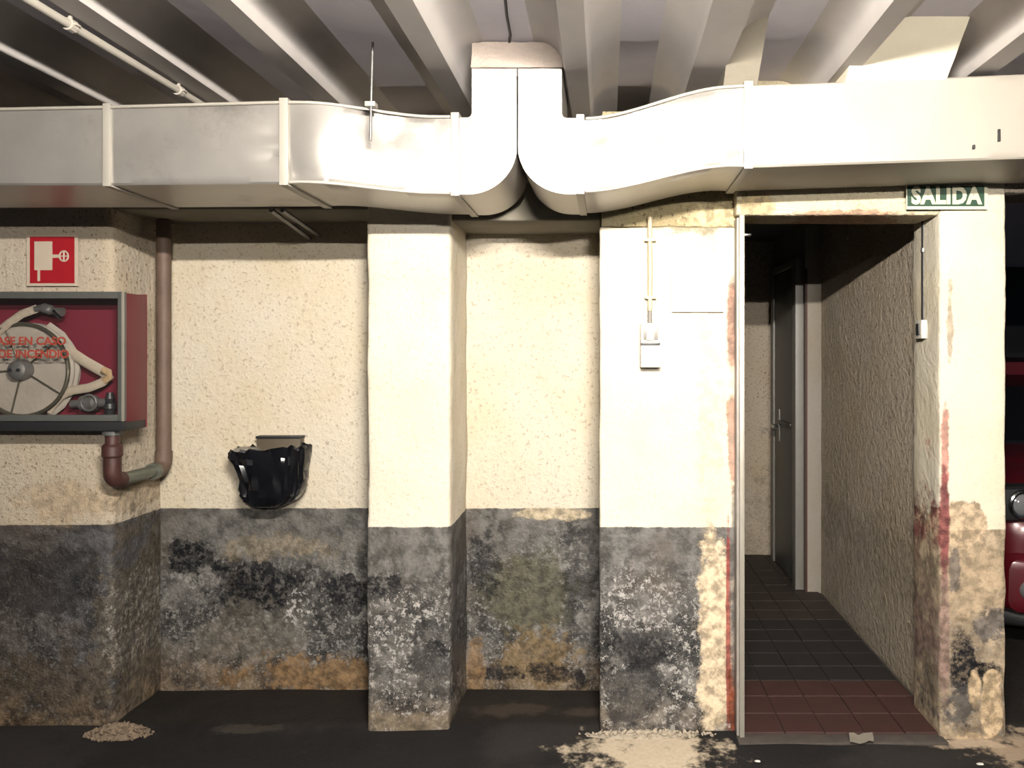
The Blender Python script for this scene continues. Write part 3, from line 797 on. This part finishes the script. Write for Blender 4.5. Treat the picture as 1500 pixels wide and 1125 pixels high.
# ================================================================= BIN WITH BAG
bc = Vector((X_(398, 3.19), 3.19, 0))
bn = thing('wall_bin', (bc.x, 3.29, .83), 'small wall bin lined with a shiny black bag in the left recess', 'bin')
bx('back_plate', X_(380, 3.27), X_(443, 3.27), 3.245, 3.292, Z_(700, 3.27), Z_(639, 3.27), M['bin'], bn, .003)
bx('back_lip', X_(379, 3.27), X_(444, 3.27), 3.240, 3.292, Z_(641.5, 3.27), Z_(638, 3.27), M['dark'], bn, .001)
bx('rim_strip', X_(352, 3.24), X_(380, 3.24), 3.18, 3.26, Z_(660, 3.24), Z_(655, 3.24), M['grey_plastic'], bn, .001)
bm = bmesh.new(); rings = []
prof = [(664, 352, 440, .80), (660, 346, 446, .95), (655.5, 343, 449, 1.0), (660, 341, 451, 1.03), (668, 343, 451, 1.04), (678, 348, 450, 1.03), (690, 355, 447, 1.0), (702, 357, 446, .97), (714, 358, 445, .95), (724, 361, 441, .90), (733, 364, 432, .80), (739, 370, 420, .62), (742, 380, 408, .3)]
NB = 56
for j, (py, a, b, dp) in enumerate(prof):
    ring = []
    xa, xb = X_(a, 3.19), X_(b, 3.19); cx = (xa + xb) / 2; hx = (xb - xa) / 2
    for k in range(NB):
        t = 2 * math.pi * k / NB
        cs, sn = math.cos(t), math.sin(t)
        u = math.copysign(abs(cs) ** .62, cs); v = math.copysign(abs(sn) ** .62, sn)
        p = Vector((cx + hx * u, 3.190 + .085 * dp * v, Z_(py, 3.19)))
        cr = .016 * noise.noise(Vector((u * 5, v * 5, py * .05))) + .014 * noise.noise(Vector((u * 13 + 3, v * 12, py * .10))) + .009 * abs(noise.noise(Vector((u * 26, v * 26, py * .16))))
        p.x += cr * u * .8; p.y += cr * 1.2 * v if v < 0 else 0; p.z += cr * (.9 if j < 5 else .4) + (.010 * u * (j < 5))
        p.y = min(p.y, 3.285)
        ring.append(bm.verts.new(p))
    rings.append(ring)
for a, b in zip(rings, rings[1:]):
    for k in range(NB): bm.faces.new([a[k], a[(k + 1) % NB], b[(k + 1) % NB], b[k]])
bm.faces.new(rings[-1]); bm.faces.new(rings[0][::-1])
o = obj('bag', bm, M['bag'], bn, 28)

# ================================================================= PIER FITTINGS
sw = thing('light_switch', P(951, 540, YP), 'white switch boxes with cream conduit on the pier left of the doorway', 'switch')
Yw = YP - .006
tb('conduit', [P(952, 318, Yw - .008), P(952.5, 400, Yw - .008), P(952, 455, Yw - .008)], .0095, M['conduit'], sw, 10)
bm = bmesh.new(); tube(bm, [P(952, 452, Yw - .008), P(952, 456, Yw - .008), P(952, 462, Yw - .008), P(952, 465, Yw - .008), P(952, 470, Yw - .008), P(952, 476, Yw - .008)], [.010, .007, .010, .007, .010, .008], 10); obj('gland', bm, M['grey_plastic'], sw)
for py in (352, 436):
    obj('clip', box(bmesh.new(), X_(944, Yw), X_(961, Yw), Yw - .016, Yw + .004, Z_(py + 2, Yw), Z_(py - 2, Yw), .001), M['conduit'], sw)
ub = obj('switch_box', box(bmesh.new(), X_(938, Yw), X_(966, Yw), Yw - .035, Yw + .004, Z_(503, Yw), Z_(474, Yw), .003), M['white_plastic'], sw)
obj('switch_plate', box(bmesh.new(), X_(942, Yw), X_(963, Yw), Yw - .038, Yw - .034, Z_(498, Yw), Z_(477, Yw), .001), M['grey_plastic'], ub)
obj('rocker', box(bmesh.new(), X_(946, Yw), X_(957, Yw), Yw - .043, Yw - .036, Z_(499, Yw), Z_(484, Yw), .002), M['white_plastic'], ub)
obj('socket_box', box(bmesh.new(), X_(938, Yw), X_(967, Yw), Yw - .040, Yw + .004, Z_(538, Yw), Z_(506, Yw), .003), M['white_plastic'], sw)
obj('shadow_strip', box(bmesh.new(), X_(938, Yw), X_(966, Yw), Yw - .038, Yw - .004, Z_(505.5, Yw), Z_(502.5, Yw), .0005), M['dark'], sw)  # dark strip standing in for the shadow beneath the switch box
pn = thing('paper_notice', P(1022, 456, YP), 'faded white paper notice stuck on the pier beside the doorway', 'notice')
Yn = YP - .010
sq('sheet', 984, 1060, 398, 457, 0, M['paper'], pn, .0012, Yn)
sq('bottom_edge', 992, 1052, 455.4, 456.4, .0012, M['ink'], pn, .0004, Yn)
for i, (a, b) in enumerate(((990, 1006), (1012, 1030), (992, 1040), (1012, 1026))):
    sq('text_line', a, b, 408 + i * 11, 409 + i * 11, .0012, M['ink'], pn, .0004, Yn)

# exit sign
es = thing('exit_sign', P(1386, 303, YR), 'green SALIDA exit sign over the right end of the doorway', 'sign')
Ye = YR - .014
sq('plate', 1327, 1446, 272.5, 307, 0, M['sign_letter'], es, .004, Ye)
sq('green_field', 1328.5, 1441, 273, 302.5, .004, M['sign_green'], es, .001, Ye)
text_mesh('lettering', 'SALIDA', .088, X_(1385, Ye), Ye - .0056, Z_(288, Ye), M['sign_letter'], es, .0042, .86, .0006, 1.08)

# corridor switch
cs = thing('corridor_switch', (1.29, 3.09, 1.5), 'small white box with black conduit on the corridor reveal', 'switch')
Yq = 3.05
xq = X_(1376, YR) + .004
yA = xq * F / (1353 - VX)
tb('conduit', [(xq, yA, Z_(318, yA)), (xq, yA, Z_(470, yA))], .009, M['black_pl'], cs, 10)
obj('coupler', tube(bmesh.new(), [(xq, yA, Z_(369, yA)), (xq, yA, Z_(364, yA))], .012, 10), M['steel'], cs)
obj('box', box(bmesh.new(), xq - .022, xq + .012, yA - .030, yA + .030, Z_(496, yA), Z_(469, yA), .003), M['white_plastic'], cs)
obj('rocker', box(bmesh.new(), xq - .027, xq - .020, yA - .014, yA + .014, Z_(491, yA), Z_(474, yA), .002), M['dark'], cs)

# ================================================================= CORRIDOR DOOR
d1 = thing('door_1', (1.21, 5.0, 0), 'grey painted door at the end of the corridor', 'door')
d1['kind'] = 'structure'
bx('leaf', 1.196, 1.226, 4.78, 5.30, .02, 2.02, M['door'], d1, .003)
bx('frame_post', 1.180, 1.232, 4.665, 4.765, .0, 2.08, M['door_frame'], d1, .004)
bx('frame_post', 1.188, 1.232, 5.32, 5.40, .0, 2.08, M['door_frame'], d1, .004)
bx('frame_head', 1.184, 1.232, 4.765, 5.32, 2.035, 2.08, M['door_frame'], d1, .004)
bx('lock_plate', 1.188, 1.198, 5.14, 5.20, .88, 1.10, M['door_frame'], d1, .002)
h = tb('handle', [(1.192, 5.17, .985), (1.150, 5.17, .985), (1.143, 5.16, .985), (1.140, 5.10, .982), (1.142, 5.05, .98)], .010, M['chrome'], d1, 10)
bx('closer_rail', 1.178, 1.198, 4.80, 5.10, 1.005, 1.03, M['dark'], d1, .002)
bx('red_stripe', 1.226, 1.240, 4.612, 4.63, .0, 2.0, plain('red_edge', (.07, .022, .018), .7), d1, .001)

# ================================================================= LITTER AND RUBBLE
bm = bmesh.new()
y0 = 2.855
pts = [[bm.verts.new((X_(1240, y0) + i * .018 + j * .006, 2.815 + j * .022, .013 + .010 * noise.noise(Vector((i * .9, j * .8, 3))) + .004 * abs(i - 2))) for i in range(6)] for j in range(4)]
for j in range(3):
    for i in range(5): bm.faces.new([pts[j][i], pts[j][i + 1], pts[j + 1][i + 1], pts[j + 1][i]])
bmesh.ops.solidify(bm, geom=bm.faces[:], thickness=.0015)
tag(obj('paper_scrap', bm, plain('scrap_paper', (.62, .56, .46), .8)), 'crumpled pale paper scrap on the doorway threshold', 'litter')
for i, (px, py, s, lb) in enumerate(((1110, 1117, .008, 'tiny white scrap on the floor left of the doorway threshold'), (1436, 1121, .009, 'tiny pale scrap on the floor below the peeling pillar'))):
    Yf = FY(py); bm = bmesh.new()
    bmesh.ops.create_icosphere(bm, subdivisions=2, radius=s)
    for v in bm.verts:
        v.co = Vector((v.co.x * 1.5, v.co.y * .8, v.co.z * .35)) * (1 + .4 * noise.noise(v.co * 200)) + Vector((X_(px, Yf), Yf, .005))
    tag(obj('litter_scrap', bm, M['paper']), lb, 'litter')

def rubble(name, cx, cy, rx, ry, h_, cnt, mat, label, seed=0):
    """crumbled plaster: a low bed with a few hundred broken bits, one heap"""
    rnd = random.Random(seed); bm = bmesh.new()
    n = 30; rings = []
    for i in range(1, 9):
        t = i / 8; ring = []
        for k in range(n):
            a = 2 * math.pi * k / n
            q = t * (1 + .3 * noise.noise(Vector((math.cos(a) * 1.7, math.sin(a) * 1.7, seed))))
            x, y_ = cx + rx * q * math.cos(a), cy + ry * q * math.sin(a)
            ring.append(bm.verts.new((x, y_, h_ * .7 * (1 - t * t) * (1 + .6 * noise.noise(Vector((x * 40, y_ * 40, seed)))) - .004)))
        rings.append(ring)
    c = bm.verts.new((cx, cy, h_ * .7))
    for k in range(n): bm.faces.new([c, rings[0][k], rings[0][(k + 1) % n]])
    for a, b in zip(rings, rings[1:]):
        for k in range(n): bm.faces.new([a[k], b[k], b[(k + 1) % n], a[(k + 1) % n]])
    bm.faces.new(rings[-1])
    for i in range(cnt):
        a = rnd.uniform(0, 2 * math.pi); q = rnd.random() ** .6 * 1.15
        x, y_ = cx + rx * q * math.cos(a), cy + ry * q * math.sin(a)
        s_ = rnd.uniform(.003, .010) * (1.3 - .5 * q)
        z = max(0, h_ * .7 * (1 - q * q)) + s_ * .3
        res = bmesh.ops.create_icosphere(bm, subdivisions=1, radius=s_)
        rot = Matrix.Rotation(rnd.uniform(0, 6), 3, Vector((rnd.random(), rnd.random(), rnd.random() + .1)).normalized())
        for v in res['verts']:
            p = v.co * rnd.uniform(.7, 1.3); p.x *= 1.3; p.z *= .7
            v.co = rot @ p + Vector((x, y_, z))
    o = obj(name, bm, mat, None, 25)
    o['kind'] = 'stuff'
    return tag(o, label, 'rubble')
rubble('plaster_rubble', -1.89, 2.915, .115, .050, .042, 260, M['rubble'], 'brown crumbled plaster heap at the foot of the left wall corner', 1)
rubble('plaster_crumbs', .16, 2.905, .24, .025, .012, 160, plain('crumb_plaster', (.55, .47, .36), .95, 0, .25, 30, .8), 'pale plaster crumbs along the foot of the wide pier', 3)

# ================================================================= RED CAR BEYOND THE PILLAR
car = thing('car', (2.70, 5.4, 0), 'dark red car parked beyond the pillar at right edge', 'car')
cx0, cx1, cyf, cyr = 1.86, 3.50, 3.58, 7.20
cmx, hw = (cx0 + cx1) / 2, (cx1 - cx0) / 2
def loft(name, secs, mat, parent, n=28, e=.34, sm=40):
    """secs: (y, half width bottom, half width top, z0, z1)"""
    bm = bmesh.new(); rings = []
    for (yy, wb, wt, z0, z1) in secs:
        ring = []
        for k in range(n):
            a = 2 * math.pi * k / n + math.pi / n
            c_, s_ = math.cos(a), math.sin(a)
            u = math.copysign(abs(c_) ** e, c_); v = math.copysign(abs(s_) ** e, s_)
            ring.append(bm.verts.new((cmx + (wb + (wt - wb) * (v + 1) / 2) * u, yy, (z0 + z1) / 2 + (z1 - z0) / 2 * v)))
        rings.append(ring)
    for a, b in zip(rings, rings[1:]):
        for k in range(n): bm.faces.new([a[k], a[(k + 1) % n], b[(k + 1) % n], b[k]])
    bm.faces.new(rings[0][::-1]); bm.faces.new(rings[-1])
    return obj(name, bm, mat, parent, sm)
loft('body', [(cyf + .02, hw - .12, hw - .16, .24, .66), (cyf + .06, hw - .05, hw - .08, .20, .74), (cyf + .16, hw - .01, hw - .04, .19, .80), (cyf + .6, hw, hw - .05, .19, .87), (cyf + 1.05, hw, hw - .06, .19, .94), (cyf + 2.6, hw, hw - .05, .19, .96), (cyf + 3.4, hw - .02, hw - .07, .22, .95), (cyr, hw - .10, hw - .14, .30, .86)], M['car_red'], car)
loft('roof', [(cyf + 1.65, hw - .16, hw - .24, 1.30, 1.42), (cyf + 2.0, hw - .14, hw - .22, 1.30, 1.455), (cyf + 2.9, hw - .14, hw - .22, 1.30, 1.45), (cyf + 3.3, hw - .18, hw - .26, 1.26, 1.38)], M['car_red'], car)
loft('window_glass', [(cyf + 1.0, hw - .08, hw - .10, .88, .95), (cyf + 1.35, hw - .07, hw - .14, .88, 1.18), (cyf + 1.70, hw - .07, hw - .18, .88, 1.36), (cyf + 2.9, hw - .07, hw - .18, .88, 1.38), (cyf + 3.42, hw - .10, hw - .16, .88, 1.04)], M['car_glass'], car)
bmp = loft('bumper', [(cyf - .05, hw - .16, hw - .18, .26, .50), (cyf - .01, hw - .05, hw - .06, .22, .53), (cyf + .12, hw + .012, hw + .012, .20, .55), (cyf + .42, hw + .006, hw + .004, .20, .55)], M['car_red'], car)
loft('lower_grille', [(cyf - .06, hw - .30, hw - .32, .17, .25), (cyf + .02, hw - .16, hw - .16, .15, .26), (cyf + .10, hw - .05, hw - .05, .14, .24)], M['car_black'], car)
loft('grille', [(cyf - .005, hw - .34, hw - .34, .60, .72), (cyf + .05, hw - .30, hw - .30, .58, .74)], M['car_black'], car)
for s in (-1, 1):
    hx_, hzv = cmx + s * (hw - .13), .755
    hd = obj('headlight', box(bmesh.new(), hx_ - .13, hx_ + .13, cyf + .01, cyf + .14, hzv - .085, hzv + .085, .03, 3), M['car_black'], car)
    obj('lamp_ring', tube(bmesh.new(), [Vector((hx_ + .055 * math.cos(a), cyf + .004, hzv + .060 * math.sin(a))) for a in [2 * math.pi * k / 24 for k in range(25)]], .011, 8), M['chrome'], hd)
    obj('lens', lathe(bmesh.new(), [(.010, -.012), (.035, -.006), (.050, .006), (.050, .03)], (hx_, cyf + .004, hzv), 'y', 20), M['lens'], hd)
    fx = cmx + s * (hw - .15)
    fg = obj('fog_lamp', lathe(bmesh.new(), [(.012, -.028), (.040, -.018), (.050, .0), (.050, .06)], (fx, cyf - .055, .357), 'y', 20), M['lens'], car)
    obj('mirror', box(bmesh.new(), cmx + s * (hw + .10) - .09, cmx + s * (hw + .10) + .09, cyf + 1.20, cyf + 1.30, .93, 1.06, .03, 3), M['car_red'], car)
    for yy in (cyf + .68, cyr - .65):
        xw = cmx + s * (hw - .10)
        wl = obj('wheel', lathe(bmesh.new(), [(.17, -.09), (.27, -.095), (.30, -.07), (.30, .07), (.27, .095), (.17, .09)], (xw, yy, .30), 'x', 32), M['tyre'], car)
        obj('wheel_rim', lathe(bmesh.new(), [(.05, -.098), (.18, -.096), (.185, 0), (.18, .096), (.05, .098)], (xw, yy, .30), 'x', 24), M['steel'], wl)
for dz in (.63, .66, .69):
    tb('grille_bar', [(cmx - .40, cyf - .008, dz), (cmx + .40, cyf - .008, dz)], .006, M['chrome'], car, 6)

# ================================================================= CEILING LAMP (overhead, just above the viewpoint)
em = N('tube_glow'); em.set(Base_Color=(1, .9, .75), Emission_Color=(1.0, .93, .83), Emission_Strength=LAMP_POWER)
def tube_lamp(x, y, ln, label):
    lp = thing('tube_lamp', (x, y, LAMP_Z), label, 'lamp')
    bx('batten', x - ln / 2 - .04, x + ln / 2 + .04, y - .03, y + .03, LAMP_Z + .030, ZB + .01, M['white_plastic'], lp, .004)
    tb('tube', [(x - ln / 2, y, LAMP_Z), (x + ln / 2, y, LAMP_Z)], .014, em.m, lp, 10)
    for s in (-1, 1):
        xx = x + s * (ln / 2 + .012)
        bx('lamp_holder', xx - .012, xx + .012, y - .018, y + .018, LAMP_Z - .02, LAMP_Z + .034, M['white_plastic'], lp, .003)
tube_lamp(LAMP_X, LAMP_Y, LAMP_LEN, 'fluorescent batten lamp hung under the ceiling beams facing the wall recesses')
tube_lamp(1.04, -2.6, .60, 'fluorescent batten lamp farther back in the garage aisle')
